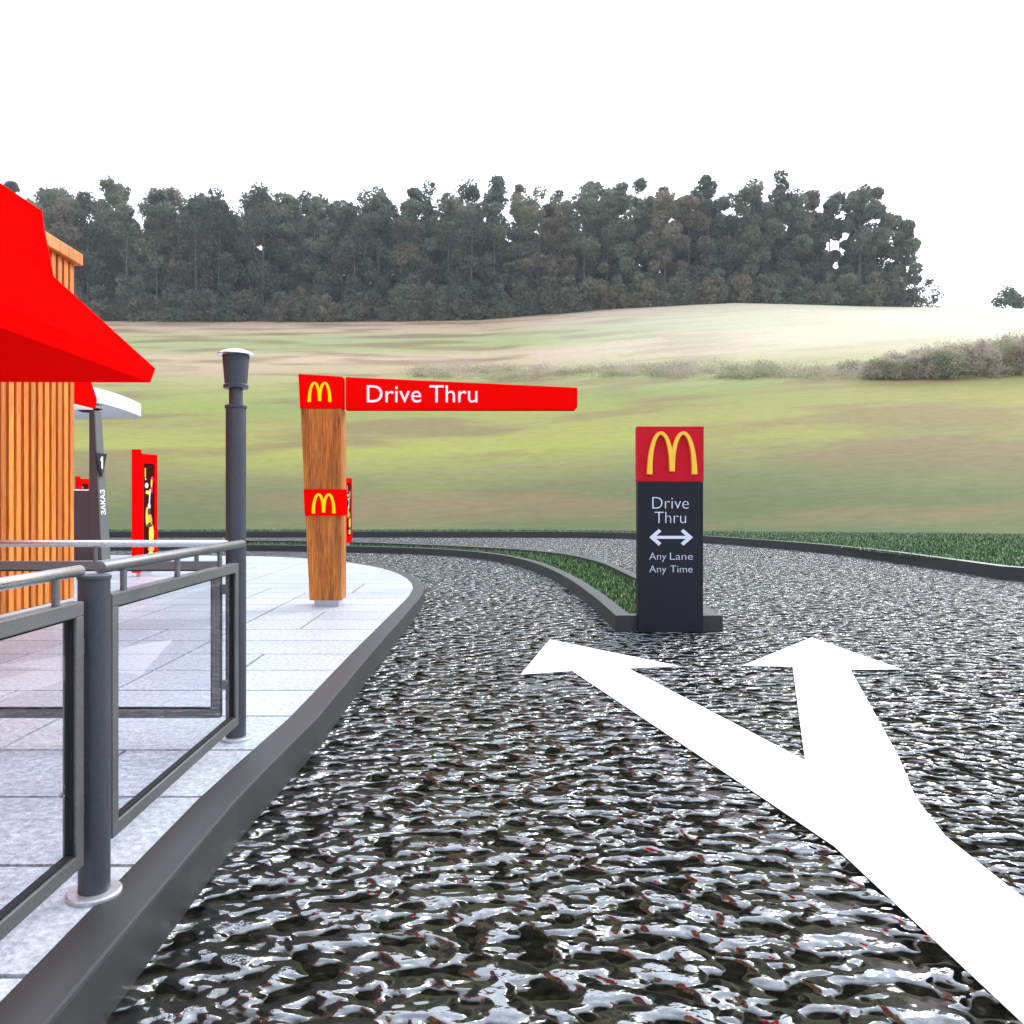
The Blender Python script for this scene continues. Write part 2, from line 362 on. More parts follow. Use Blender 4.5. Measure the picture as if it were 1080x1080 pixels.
# the inner ends stop at the front bar
def ring():
    mb = MB()
    for a, b in ((islLs, inL), (islRs, inR)):
        b = [(b[0][0], b[0][1])]+list(b[1:]); n = len(a)
        vs = [(x,y,ROAD-.1) for x,y in a]+[(x,y,0) for x,y in a]+[(x,y,0) for x,y in b]+[(x,y,ROAD-.1) for x,y in b]
        fs = [(k*n+i, k*n+i+1, ((k+1)%4)*n+i+1, ((k+1)%4)*n+i) for i in range(n-1) for k in range(4)]
        fs += [(0,n,2*n,3*n),(n-1,4*n-1,3*n-1,2*n-1)]
        mb.add(vs, fs)
    return mb
inL[0] = (inL[0][0], 9.003); inR[0] = (inR[0][0], 9.003)
mb = ring()
tag(mb.build('island_kerb', M['kerb'], bevel=.006), kind='structure')
mb = MB().box(inL[0][0]+.0, inR[0][0]-.0, 9.002, 9.17, ROAD-.1, -.002)
tag(mb.build('island_kerb_end', M['kerb']), kind='structure')
mb = MB(); n = min(len(inL), len(inR))
A = [(x,y,-.09) for x,y in inL]; Bq = [(x,y,-.09) for x,y in inR]
mb.add(A+Bq[::-1], [tuple(range(len(A)+len(Bq)))])
tag(mb.build('island_soil', M['soil']), kind='structure')
la = np.array(inL)[::-1]; ra = np.array(inR)
# grass between the two kerbs, parametrised along the island
def resample(P, k):
    P = np.array(P); d = np.r_[0, np.cumsum(np.hypot(*np.diff(P,axis=0).T))]; t = np.linspace(0, 1, k)
    return np.stack([np.interp(t, d/d[-1], P[:,0]), np.interp(t, d/d[-1], P[:,1])], 1)
RL, RR = resample(inL, 400), resample(inR, 400)
pts = []
t = rng.uniform(0,1,60000)**1.5; s = rng.uniform(.02,.98,60000); i = (t*398).astype(int)
P = RL[i]*(1-s)[:,None]+RR[i]*s[:,None]
P += rng.normal(0,.02,P.shape)
wdt = np.hypot(*(RL[i]-RR[i]).T)
P = P[P[:,1] > 9.2]
blades('island_grass', P[:36000], .03, .09, .013, 'green grass filling the island between the two lanes', -.09)

# ------------------------------------------------------------------ forecourt paving with its kerb
pk = [(-1.06,-6.0),(-1.045,1.0),gp(251,843),gp(280,813),gp(335.6,757),gp(391,690),gp(444,629.5),gp(448.8,618),gp(437,607.5),gp(416,600),gp(396,596),gp(369,592),gp(324,588.2),gp(290,586.6),gp(200,585.2),(-12,19.75),(-26,19.8)]
pks = pk[:6]+smooth_line(pk[6:12],1)+pk[12:]
kp = strip(pks, .17, ROAD-.1, .004, 'kerb', M['kerb'], .012); tag(kp, kind='structure')
inner = offset(pks, .16)
poly = inner+[(-26,-6)]
def clip(sub, cl):
    out = sub
    for i in range(len(cl)):
        a, b = cl[i], cl[(i+1)%len(cl)]; inp = out; out = []
        if not inp: break
        side = lambda p: (b[0]-a[0])*(p[1]-a[1])-(b[1]-a[1])*(p[0]-a[0])
        for j in range(len(inp)):
            p, q = inp[j], inp[(j+1)%len(inp)]; sp_, sq = side(p), side(q)
            if sp_ >= 0: out.append(p)
            if (sp_ >= 0) != (sq >= 0):
                tt = sp_/(sp_-sq); out.append((p[0]+(q[0]-p[0])*tt, p[1]+(q[1]-p[1])*tt))
    return out
# convex hull of the paving outline, so that slabs can be cut to it
def hull(P):
    P = sorted(set(P)); 
    def half(P):
        h = []
        for p in P:
            while len(h) > 1 and (h[-1][0]-h[-2][0])*(p[1]-h[-2][1])-(h[-1][1]-h[-2][1])*(p[0]-h[-2][0]) <= 0: h.pop()
            h.append(p)
        return h
    a = half(P); b = half(P[::-1]); return a[:-1]+b[:-1]
hp = hull(poly)
known = {(-1.80): [(3.4,4.05),(6.02,6.67),(8.0,9.3),(11.0,12.6),(14.2,15.0)], (-2.44): [(4.08,11.4)], (-3.10): [(4.71,5.36),(6.68,8.0),(10.6,12)], (-3.75): [(5.9,7.36),(8.0,9.9),(12.5,16.0)]}
def joint(x, yc):
    for kx, spans in known.items():
        if abs(kx-x) < .1: return any(a < yc < b for a,b in spans)
    return x < -1.5 and random.random() < .42
slabs = MB(); g = .011; pitch = .652; lat = [-1.80-.65*k for k in range(-2, 38)]
j = -16
while 4.087+pitch*j < 19.9:
    y0 = 4.087+pitch*j; y1 = y0+pitch; cuts = [-.4]
    for x in lat:
        if x < -.9 and (joint(x, (y0+y1)/2) or cuts[-1]-x > 2.7): cuts.append(x)
    cuts.append(-26)
    for xa, xb in zip(cuts[:-1], cuts[1:]):
        if xa-xb < .05: continue
        c = clip([(xb+g,y0+g),(xa-g,y0+g),(xa-g,y1-g),(xb+g,y1-g)], hp)
        c2 = [c[i] for i in range(len(c)) if math.dist(c[i], c[i-1]) > 1e-4]
        if len(c2) >= 3: slabs.prism(c2, -.03, 0.0)
    j += 1
tag(slabs.build('paving', M['slab'], bevel=0), kind='structure')
mb = MB(); mb.prism(hp, ROAD-.05, -.014); tag(mb.build('paving_bed', M['bed']), kind='structure')

# painted forked arrow
arrow = [(1.50,1.3),(1.96,1.3),(1.965,3.0),(1.99,3.45),(2.104,3.896),(2.354,4.54),(3.17,6.91),(3.62,6.93),(3.52,8.57),(2.295,7.08),(2.725,7.04),(1.80,4.472),(1.277,6.96),(1.738,7.07),(.725,8.44),(.332,6.715),(.779,6.86),(1.366,3.896),(1.47,3.35)]
mb = MB(); mb.prism(arrow, ROAD+.003, ROAD+.006)
tag(mb.build('road_arrow', M['paint']), kind='structure')

# ------------------------------------------------------------------ lettering and marks
def text_mesh(name, s, org, u, v, width, cap, depth, m, parent, bold=0.0):
    cu = bpy.data.curves.new('t', 'FONT'); cu.body = s; cu.extrude = .5; cu.offset = bold; cu.resolution_u = 4
    to = bpy.data.objects.new('t', cu); COL.objects.link(to)
    cu2 = bpy.data.curves.new('t2','FONT'); cu2.body = 'E'; cu2.offset = bold; t2 = bpy.data.objects.new('t2', cu2); COL.objects.link(t2)
    dg = bpy.context.evaluated_depsgraph_get(); dg.update()
    me = bpy.data.meshes.new_from_object(to.evaluated_get(dg)); m2 = bpy.data.meshes.new_from_object(t2.evaluated_get(dg))
    ch = max(w.co.y for w in m2.vertices)
    xs_ = [w.co.x for w in me.vertices]; x0, x1 = min(xs_), max(xs_)
    u = Vector(u); v = Vector(v); nrm = u.cross(v); org = Vector(org)
    for w in me.vertices:
        w.co = org + u*((w.co.x-x0)/(x1-x0)*width) + v*(w.co.y/ch*cap) + nrm*((w.co.z+.5)*depth)
    me.name = name; me.materials.clear(); me.materials.append(m)
    bpy.data.objects.remove(to); bpy.data.objects.remove(t2)
    o = bpy.data.objects.new(name, me); COL.objects.link(o); o.parent = parent; return o
def arches(name, cx, z0, w, h, y, depth, m, parent, tb=.13, tt=.10, midcut=.06, bev=0):
    # two tall arches whose inner legs run together; faces -Y
    mb = MB(); a = (w-tb*w)/4*1.0
    for sgn in (-1, 1):
        outer_, inner_ = [], []
        n = 36
        for k in range(n+1):
            ph = math.pi*k/n
            px_ = -math.cos(ph); pz = math.sin(ph)**.92 if 0 < k < n else 0.0
            th = (tb+(tt-tb)*math.sin(ph))*w/2
            tx, tz = math.sin(ph)*a, math.cos(ph)*h                        # tangent
            l = math.hypot(tx,tz); nx, nz = -tz/l, tx/l
            c = (sgn*a+px_*a, pz*(h-tt*w/2))
            o_ = (c[0]+nx*th, c[1]+nz*th); i_ = (c[0]-nx*th, c[1]-nz*th)
            outer_.append(o_); inner_.append(i_)
        def fix(p, k):
            inner_half = (k > n/2) if sgn < 0 else (k < n/2)
            x, z = p; z = max(z, 0)
            if inner_half:
                x = min(x, -0.0) if sgn < 0 else max(x, 0.0)
                z = max(z, midcut*h)
            return (x, z)
        O = [fix(p,k) for k,p in enumerate(outer_)]; I = [fix(p,k) for k,p in enumerate(inner_)]
        n1 = n+1
        vs = [(cx+x,y,z0+z) for x,z in O]+[(cx+x,y,z0+z) for x,z in I]+[(cx+x,y-depth,z0+z) for x,z in O]+[(cx+x,y-depth,z0+z) for x,z in I]
        fs = []
        for k in range(n):
            fs += [(2*n1+k,3*n1+k,3*n1+k+1,2*n1+k+1),(k,k+1,n1+k+1,n1+k),(k,2*n1+k,2*n1+k+1,k+1),(n1+k,n1+k+1,3*n1+k+1,3*n1+k)]
        fs += [(0,n1,3*n1,2*n1),(n,2*n1+n,3*n1+n,n1+n)]
        mb.add(vs, fs)
    me_o = mb.build(name, m, parent, smooth=False)
    return me_o

# ------------------------------------------------------------------ drive-thru pillar with arm
SP = (-1.9, 9.75, 0)
sign = empty('drive_thru_sign', SP); tag(sign, 'wooden pillar with a long red arm reading Drive Thru, standing on the white paving', 'sign')
def X_(px, Y): return (px-HX)/F*Y
yf = 9.75; zt = lambda py, Y=yf: CZ-(py-HY)/F*Y
xr = -1.683
def xl(z): return -2.073 - (z-.08)/(2.82-.08)*.127
def seg(z0, z1, pr=0.0, zr=None, yb0=.34, yb1=.34):
    mb = MB(); 
    bq = [(xl(z0)-pr,yf-pr,z0),(xr+pr,yf-pr,z0),(xr+pr,yf+yb0+pr,z0),(xl(z0)-pr,yf+yb0+pr,z0)]
    zt_ = z1 if zr is None else zr
    tq = [(xl(z1)-pr,yf-pr,z1),(xr+pr,yf-pr,zt_),(xr+pr,yf+yb1+pr,zt_),(xl(z1)-pr,yf+yb1+pr,z1)]
    return shift(mb.hexa(bq,tq), SP)
seg(.077, 2.397).build('pillar', M['post'], sign, bevel=.008)
seg(2.40, 2.818, .006, 2.785, .2, .2).build('top_box', M['red'], sign, bevel=.003)
seg(1.10, 1.425, .008).build('red_band', M['red'], sign, bevel=.003)
shift(MB().box(-2.02,-1.72,yf+.03,yf+.31,0,.08), SP).build('foot', M['foot'], sign, bevel=.004)
ya = 9.86
mb = MB(); xa0, xa1 = X_(364.4,ya), X_(609,ya)
zb_ = zt(432,ya); zl = zt(397.6,ya); zr_ = zt(408.8,ya)
b_ = [(xa0,ya,zb_),(xa1-.02,ya,zb_),(xa1-.02,ya+.16,zb_),(xa0,ya+.16,zb_)]
mb.add([(xa0,ya,zb_),(xa1-.025,ya,zb_),(xa1,ya,zb_+.03),(xa1,ya,zr_),(xa0,ya,zl),(xa0,ya+.16,zb_),(xa1-.025,ya+.16,zb_),(xa1,ya+.16,zb_+.03),(xa1,ya+.16,zr_),(xa0,ya+.16,zl)],
       [(0,1,2,3,4),(9,8,7,6,5),(0,5,6,1),(1,6,7,2),(2,7,8,3),(3,8,9,4),(4,9,5,0)])
shift(mb, SP).build('arm', M['red'], sign, bevel=.002)
L0 = lambda x,y,z: (x-SP[0], y-SP[1], z-SP[2])
text_mesh('lettering', 'Drive Thru', L0(X_(387,ya), ya-.001, zt(424.4,ya)), (1,0,0), (0,0,1), 116.5/F*ya, 18/F*ya, .006, M['white'], sign)
arches('arches_mark', X_(337.2,yf)-SP[0], zt(424)-SP[2], 25.2/F*yf, 21.2/F*yf, -.007, .005, M['yellow'], sign, .14, .10, .05)
arches('arches_mark', X_(341.5,yf)-SP[0], zt(541.5)-SP[2], 25.2/F*yf, 21.2/F*yf, -.009, .005, M['yellow'], sign, .14, .10, .05)

# ------------------------------------------------------------------ any-lane totem
kf = 8.94; KP = (X_(707.2,kf), kf+.05, ROAD)
tot = empty('lane_totem', KP); tag(tot, 'dark upright totem with red arches top and double arrow at the island nose', 'sign')
def KX(px): return X_(px,kf)-KP[0]
def KZ(py): return zt(py,kf)-KP[2]
MB().box(KX(673),KX(741.7),-.05,.07,0,KZ(508.2)).build('body', M['black'], tot, bevel=.004)
MB().box(KX(672.3),KX(742.3),-.053,.073,KZ(508)+0.001,KZ(449.7)).build('top_panel', M['redsign'], tot, bevel=.004)
ar = arches('arches_mark', KX(708), KZ(500.3), 52.5/F*kf, 45/F*kf, -.054, .045, M['gold'], tot, .105, .065, .07)
def ktext(s, x0, x1, ybase, cap): text_mesh('lettering', s, (KX(x0), -.051, KZ(ybase)), (1,0,0), (0,0,1), (x1-x0)/F*kf, cap/F*kf, .003, M['silver'], tot, -.016)
ktext('Drive', 688, 726.3, 536.6, 12.3); ktext('Thru', 690.3, 723.4, 551.8, 12.0)
ktext('Any', 684.7, 702.6, 590.3, 7.3); ktext('Lane', 706.6, 730.6, 590.3, 7.3); ktext('Any', 684.7, 702.6, 603.8, 7.3); ktext('Time', 706.8, 730.3, 603.8, 7.3)
mb = MB()
def bar(p, q, w):
    (x0,z0_),(x1,z1_) = p, q; dx, dz = x1-x0, z1_-z0_; l = math.hypot(dx,dz); nx, nz = -dz/l*w/2, dx/l*w/2
    return [(x0+nx,z0_+nz),(x0-nx,z0_-nz),(x1-nx,z1_-nz),(x1+nx,z1_+nz)]
cxx, czz, sc_ = KX(707.7), KZ(566.7), kf/F
half = [(-23,0),(-13,8.8),(-10.2,6.2),(-15.6,1.55),(0,1.55),(0,-1.55),(-15.6,-1.55),(-10.2,-6.2),(-13,-8.8)]
outl = half[:5]+[(-x,z) for x,z in half[:5]][::-1][1:]+[(-x,z) for x,z in half[6:]][::-1]+half[6:]
outl = [p for i,p in enumerate(outl) if p != outl[i-1]]
mb.v = []; n = len(outl)
mb.add([(cxx+x*sc_,-.051,czz+z*sc_) for x,z in outl]+[(cxx+x*sc_,-.054,czz+z*sc_) for x,z in outl],
       [tuple(range(n)), tuple(range(2*n-1,n-1,-1))]+[(i,(i+1)%n,n+(i+1)%n,n+i) for i in range(n)])
mb.build('double_arrow', M['silver'], tot)

# ------------------------------------------------------------------ lamp bollard at the rail corner
LP = (-1.30, 4.28, 0)
lamp = empty('lamp_post', LP); tag(lamp, 'slim dark post with a flared head and pale domed cap at the railing corner', 'lamp post')
MB().lathe([(.074,0),(.083,0.001),(.083,.012),(.078,.016),(.052,.017)]).build('base_plate', M['foot'], lamp, smooth=True)
MB().lathe([(.0525,.016),(.0525,1.755)]).build('pole', M['polepaint'], lamp, smooth=True)
MB().lathe([(.0525,1.752),(.057,1.755),(.058,1.768),(.054,1.772),(.036,1.7725)]).build('collar', M['polepaint'], lamp, smooth=True)
MB().lathe([(.036,1.77),(.036,1.862)]).build('neck', M['polepaint'], lamp, smooth=True)
MB().lathe([(.036,1.86),(.064,1.8605),(.065,1.878),(.058,1.884),(.070,2.035)]).build('head', M['polepaint'], lamp, smooth=True)
MB().lathe([(.070,2.033),(.099,2.036),(.099,2.041),(.075,2.055),(.045,2.066),(.0,2.072)]).build('cap', M['cap'], lamp, smooth=True)

# short railing post near the camera
RP = (-1.235, 2.575, 0)
rp = empty('railing_post', RP); tag(rp, 'short thick round steel post between the two glass railing panels', 'post')
MB().lathe([(.048,.016),(.048,1.008),(.051,1.01),(.051,1.02),(.047,1.023)]).build('pole', M['polepaint'], rp, smooth=True)
MB().lathe([(.074,0),(.083,.001),(.083,.012),(.078,.016),(.05,.017)]).build('base_plate', M['foot'], rp, smooth=True)

# ------------------------------------------------------------------ glass railing panels (local x runs along the panel)
def railing(loc, rz, length, handr, topmat, label, over=(0.0,0.0), stand=None):
    r = empty('glass_railing', loc, rz); tag(r, label, 'railing', 'glass railing panels round the terrace')
    b, d = .045, .022; z0, z1 = .13, .948
    fr = MB(); fr.box(0,length,-d,d,z1-b,z1); fr.box(0,length,-d,d,z0,z0+b)
    fr.box(0,b,-d,d,z0+b,z1-b); fr.box(length-b,length,-d,d,z0+b,z1-b); fr.build('frame', M['rail'], r, bevel=.003)
    ga = MB(); e = .007
    for (xa,xb,za,zb) in ((b,length-b,z1-b-e,z1-b-.0005),(b,length-b,z0+b+.0005,z0+b+e),(b+.0005,b+e,z0+b+e,z1-b-e),(length-b-e,length-b-.0005,z0+b+e,z1-b-e)):
        ga.box(xa,xb,-.012,.012,za,zb)
    ga.build('gasket', M['gasket'], r)
    MB().box(b+.004,length-b-.004,-.004,.004,z0+b+.004,z1-b-.004).build('glass_pane', M['glass'], r)
    for x in (stand or [length*.08,length*.45,length*.83]):
        MB().tube((x,0,z1+.0005),(x,0,1.03),.0115).build('standoff', M['rail'], r, smooth=True)
    hr = MB().tube((-over[0],0,1.04),(length+over[1],0,1.04),handr).build('handrail', topmat, r, bevel=.003, smooth=True)
    for zc in (.30,.80):
        MB().box(length+.0005,length+.034,-.010,.010,zc-.025,zc+.025).build('clamp', M['rail'], r, bevel=.002)
    return r
PI = math.pi
railing((-1.25,2.69,0), PI/2, 1.40, .021, M['rail'], 'glass panel railing with satin handrail running back to the tall lamp post', (.045,.13), [.13,.63,1.17])
railing((-1.25,1.12,0), PI/2, 1.375, .018, M['railtop'], 'nearest glass railing panel with shiny handrail, cut by the left edge', (.04,.02), [.2,.7,1.25])
railing((-2.79,4.225,0), 0, 1.43, .018, M['railtop'], 'far glass railing panel crossing in front of the slatted building', (.3,.04), [.22,.77,1.30])

# ------------------------------------------------------------------ restaurant building
BP = (-5.1, 10.13, 0)
bd = empty('restaurant', BP); tag(bd, 'timber slatted restaurant corner under a big red sloping awning, at the left edge', 'building')
L = BP
def B(mb, name, m, bevel=0, label=None, parent=None, smooth=False):
    o = shift(mb, L).build(name, m, parent or bd, bevel=bevel, smooth=smooth)
    if label: o['label'] = label
    return o
wall = B(MB().box(-13,-5.20,-3,10.08,0.0,4.25), 'wall', M['back'])
cl = MB(); y = 8.568-.145*78
while y < 10.05:
    cl.box(-5.20,-5.10,y,y+.090,.072,4.248); y += .145
x = -5.30
while x > -12.9:
    cl.box(x,x+.095,10.082,10.13,.072,4.248); x -= .145
B(cl, 'cladding', M['slat'], .004)
B(MB().box(-13.02,-5.085,-3.0,10.15,0.002,.068), 'plinth', M['plinth'], .005)
B(MB().box(-13.05,-5.03,-3.0,10.2,4.252,4.40), 'parapet_cap', M['slat'], .01)
def hood(prof, y0, y1, axis='y', x0=0, x1=0):
    n = len(prof); mb = MB()
    if axis == 'y': vs = [(x,y0,z) for x,z in prof]+[(x,y1,z) for x,z in prof]
    else: vs = [(x0,y,z) for y,z in prof]+[(x1,y,z) for y,z in prof]
    return mb.add(vs, [tuple(range(n)), tuple(range(2*n-1,n-1,-1))]+[(i,(i+1)%n,n+(i+1)%n,n+i) for i in range(n)])
hy = 8.40
prof = [(-5.085,2.515),(X_(158.7,hy),2.51),(X_(164,hy),CZ+142.3/F*hy),(X_(57,hy),CZ+239/F*hy),(X_(46,hy),CZ+294.5/F*hy),(-4.57,4.30),(-5.085,4.30)]
B(hood(prof, 1.0, hy), 'awning', M['red'], .004, 'large red sloping awning with a flat red underside')
prof2 = [(10.14,2.515),(10.70,2.51),(10.74,2.64),(10.58,2.84),(10.30,3.7),(10.14,3.9)]
a2 = B(hood(prof2, 0, 0, 'x', -12.9, -5.11), 'awning', M['red'], .004, 'small red awning on the rear wall, seen end on')
B(MB().box(-12.8,-5.13,10.16,10.66,2.49,2.508), 'soffit', M['white'])

# ------------------------------------------------------------------ order point behind the building
OP = (-8.5, 17.7, 0)
op = empty('order_point', OP); tag(op, 'grey ordering pillar marked 1 under a white curved canopy behind the restaurant', 'order point')
L = OP
def O(mb, name, m, bevel=0, parent=None, smooth=False): return shift(mb, OP).build(name, m, parent or op, bevel=bevel, smooth=smooth)
def sx(z): return -8.335-.155*z/3.3
O(MB().hexa([(-8.59,17.745,0),(-8.335,17.745,0),(-8.335,18.16,0),(-8.59,18.16,0)],[(-8.59,17.745,3.3),(-8.49,17.745,3.3),(-8.49,18.04,3.3),(-8.59,18.04,3.3)]), 'pillar', M['grey'], .006)
O(MB().hexa([(-8.60,17.70,0),(-8.337,17.70,0),(-8.337,17.742,0),(-8.60,17.742,0)],[(-8.60,17.70,3.29),(-8.492,17.70,3.29),(-8.492,17.742,3.29),(-8.60,17.742,3.29)]), 'front_panel', M['brown'], .003)
O(MB().box(-10.6,-8.604,17.70,17.95,0,1.53), 'side_wall', M['brown'], .004)
O(MB().box(-10.62,-8.61,17.68,17.97,1.532,1.56), 'wall_coping', M['white'], .004)
# marker with the number 1 on the side that faces the lane
mb = MB(); xm = sx(2.1)+.03
tri = [(17.56,2.36),(18.08,2.36),(17.86,1.84),(17.80,1.84)]
mb.add([(xm,y_,z_) for y_,z_ in tri]+[(xm+.02,y_,z_) for y_,z_ in tri], [(0,1,2,3),(7,6,5,4),(0,4,5,1),(1,5,6,2),(2,6,7,3),(3,7,4,0)])
tm = O(mb, 'number_marker', M['black'], .003)
one = [(-.02,0),(.045,0),(.045,.27),(-.005,.27),(-.075,.205),(-.05,.165),(-.02,.19)]
mb = MB(); k1 = len(one); mb.add([(xm+.021,17.83+a,2.02+b_) for a,b_ in one]+[(xm+.026,17.83+a,2.02+b_) for a,b_ in one], [tuple(range(k1)), tuple(range(2*k1-1,k1-1,-1))]+[(i,(i+1)%k1,k1+(i+1)%k1,k1+i) for i in range(k1)])
O(mb, 'number', M['white'])
tl = text_mesh('lettering', '\u0417\u0410\u041a\u0410\u0417', (0,0,0), (0,0,1), (0,-1,0), .56, .20, .006, M['white'], op, .01)
for w in tl.data.vertices:                          # follows the leaning side face
    z = 1.0+w.co.z; w.co = (sx(z)+.003-OP[0]+w.co.x, 18.0-OP[1]+w.co.y, z)
# canopy: rounded slab, cambered
outline = []
X0c, X1c, Y0c, Y1c, R = -12.4, -8.44, 16.6, 20.3, 1.0
for cx_, cy_, a0 in ((X1c-.35,Y0c+.35,-90),(X1c-.35,Y1c-.35,0),(X0c+.8,Y1c-.8,90),(X0c+.8,Y0c+.8,180)):
    r_ = .35 if a0 in (-90,0) else .8
    for k in range(9):
        a = math.radians(a0+90*k/8); outline.append((cx_+r_*math.cos(a), cy_+r_*math.sin(a)))
# extra points along the long side so that it can bow
full = []
for i,p in enumerate(outline):
    q = outline[(i+1)%len(outline)]; full.append(p)
    if math.dist(p,q) > 1: full += [(p[0]+(q[0]-p[0])*k/8, p[1]+(q[1]-p[1])*k/8) for k in range(1,8)]
n = len(full); zc = lambda y_: 3.68+.12*(1-((y_-18.4)/2.0)**2)
mb = MB(); zb0 = lambda y_: 3.38+.10*(1-((y_-18.4)/2.0)**2)
cxm, cym = (X0c+X1c)/2, (Y0c+Y1c)/2
vs = [(x_,y_,zb0(y_)) for x_,y_ in full]+[(x_,y_,zc(y_)) for x_,y_ in full]+[(cxm,cym,3.36),(cxm,cym,3.86)]
# thin flaring underside: lower rim, then inset
fs = [(i,(i+1)%n,n+(i+1)%n,n+i) for i in range(n)]+[((i+1)%n,i,2*n) for i in range(n)]+[(n+i,n+(i+1)%n,2*n+1) for i in range(n)]
mb.add(vs, fs); O(mb, 'canopy', M['canopy'])
O(MB().lathe([(.12,3.28),(.30,3.36)], (-8.75,17.95), 24), 'canopy_bracket', M['black'], smooth=True)

# ------------------------------------------------------------------ red menu boards
def menu_board():
    r = empty('menu_board', (0,0,0)); h = 2.12; w = .40
    # local x along the face, face looks to -y (local)
    fr = MB(); fr.box(0,w,0,.10,.10,h-.02)
    # frame with opening
    f2 = MB(); t = .03
    for (xa,xb,za,zb) in ((0,.06,.10,h-.02),(w-.065,w,.10,h-.02),(.0605,w-.0655,h-.18,h-.02),(.0605,w-.0655,.10,.30)): f2.box(xa,xb,-t,-.0005,za,zb)
    fr.build('housing', M['red'], r, bevel=.004); f2.build('front_frame', M['red'], r, bevel=.003)
    MB().box(-.085,-.0005,-.035,.10,.07,h+.05).build('side_fin', M['red'], r, bevel=.004)
    disp = MB().box(.061,w-.066,-.012,-.001,.302,h-.182).build('display', M['menuback'], r)
    MB().box(.02,.30,.01,.09,-.0,.10).build('foot', M['foot'], r)
    def disc(x, z, rx, rz_, nm, m_, y=-.013, d=.006, a0=0, a1=360, n=18):
        x = x-.045; pts_ = [(x+rx*math.cos(math.radians(a0+(a1-a0)*k/n)), z+rz_*math.sin(math.radians(a0+(a1-a0)*k/n))) for k in range(n+1)]
        if a1-a0 == 360: pts_.pop()
        plate(pts_, nm, m_, y, d)
    def plate(pts_, nm, m_, y=-.013, d=.006):
        k = len(pts_); MB().add([(a,y,b) for a,b in pts_]+[(a,y-d,b) for a,b in pts_], [tuple(range(k)), tuple(range(2*k-1,k-1,-1))]+[(i,(i+1)%k,k+(i+1)%k,k+i) for i in range(k)]).build(nm, m_, disp)
    disc(.255,.92,.07,.16,'printed_bun',M['bun'],a0=0,a1=180); disc(.30,.46,.075,.05,'printed_bun',M['bun'])
    for q_ in ((.20,1.02,.035,.17),(.305,.72,.06,.19),(.29,.385,.06,.035)): disc(*q_,'printed_fries',M['cheese'],y=-.0135)
    disc(.215,1.44,.05,.035,'printed_sauce',M['cheese']); disc(.30,1.60,.018,.07,'printed_sauce',M['cheese'],y=-.02)
    plate([(.100,1.70),(.122,1.70),(.122,1.86),(.100,1.86)],'printed_price',M['cheese'])
    for q_ in ((.255,.87,.07,.03),(.30,.54,.075,.03),(.245,1.11,.03,.06)): disc(*q_,'printed_patty',M['patty'],y=-.021)
    for q_ in ((.19,1.56,.04,.045),(.25,1.20,.03,.06),(.165,1.67,.012,.02)): disc(*q_,'printed_cup',M['white'])
    plate([(.195,1.22),(.215,1.22),(.24,1.50),(.22,1.50)],'printed_straw',M['white'],y=-.0145)
    disc(.325,1.66,.035,.06,'printed_carton',M['pink']); plate([(.235,1.46),(.28,1.42),(.29,1.62),(.245,1.62)],'printed_carton',M['pink'],y=-.0145)
    return r
mb1 = menu_board()
def copy_tree(o, parent=None):
    c = o.copy(); COL.objects.link(c)
    if parent: c.parent = parent
    for ch in [x for x in bpy.data.objects if x.parent == o]: copy_tree(ch, c)
    return c
th = PI/2-math.radians(18)
spots = [((-5.815,13.75,0), 'red menu board with food pictures standing on the paving behind the railing'),
         ((-4.16,24.75,-.06), 'red menu board half hidden behind the wooden Drive Thru pillar'),
         ((-12.74,25.6,-.06), 'red menu board showing above the brown order point wall, left of its pillar')]
for i,(p,lab) in enumerate(spots):
    o = mb1 if i == 0 else copy_tree(mb1)
    o.location = p; o.rotation_euler = (0,0,th); tag(o, lab, 'menu board', 'red drive-through menu boards')

# ------------------------------------------------------------------ woodland and scrub
def soup(name, quads, mats, idx, lab, cat, kind='stuff'):
    N = len(quads); me = bpy.data.meshes.new(name); me.vertices.add(4*N); me.vertices.foreach_set('co', quads.reshape(-1).astype(np.float32))
    me.loops.add(4*N); me.loops.foreach_set('vertex_index', np.arange(4*N)); me.polygons.add(N); me.polygons.foreach_set('loop_start', np.arange(0,4*N,4))
    me.polygons.foreach_set('material_index', idx.astype(np.int32))
    me.update()
    for m_ in mats: me.materials.append(m_)
    o = bpy.data.objects.new(name, me); COL.objects.link(o); tag(o, lab, cat, kind=kind); return o
def leaves(C, s):
    N = len(C); a = rng.normal(size=(N,3)); a /= np.linalg.norm(a,axis=1)[:,None]; b = np.cross(a, rng.normal(size=(N,3))); b /= np.linalg.norm(b,axis=1)[:,None]
    s = (s*rng.uniform(.6,1.3,N))[:,None]; a = a*s; b = b*s*.7
    return np.stack([C-a-b*.2, C-b, C+a+b*.2, C+b], 1)
def crown(x, y, z, h, r, n, base=.12, s=.32):
    # clumps on a branching volume
    k = 26; ct = []
    for _ in range(k):
        t = random.random(); hh = h*(base+(1-base)*t); rr = r*(math.sin(math.pi*min(1,.18+.80*t))**.7)*random.uniform(.3,1)
        a = random.uniform(0,2*PI); ct.append((x+rr*math.cos(a), y+rr*math.sin(a), z+hh, r*random.uniform(.25,.48)))
    ct = np.array(ct); i = rng.integers(0,k,n); d = rng.normal(size=(n,3)); d /= np.linalg.norm(d,axis=1)[:,None]
    P = ct[i,:3]+d*ct[i,3:4]*(rng.uniform(.35,1.05,n)**.6)[:,None]*np.array([1,1,.85])
    P[:,2] = np.maximum(P[:,2], z-.3)
    return leaves(P, s)
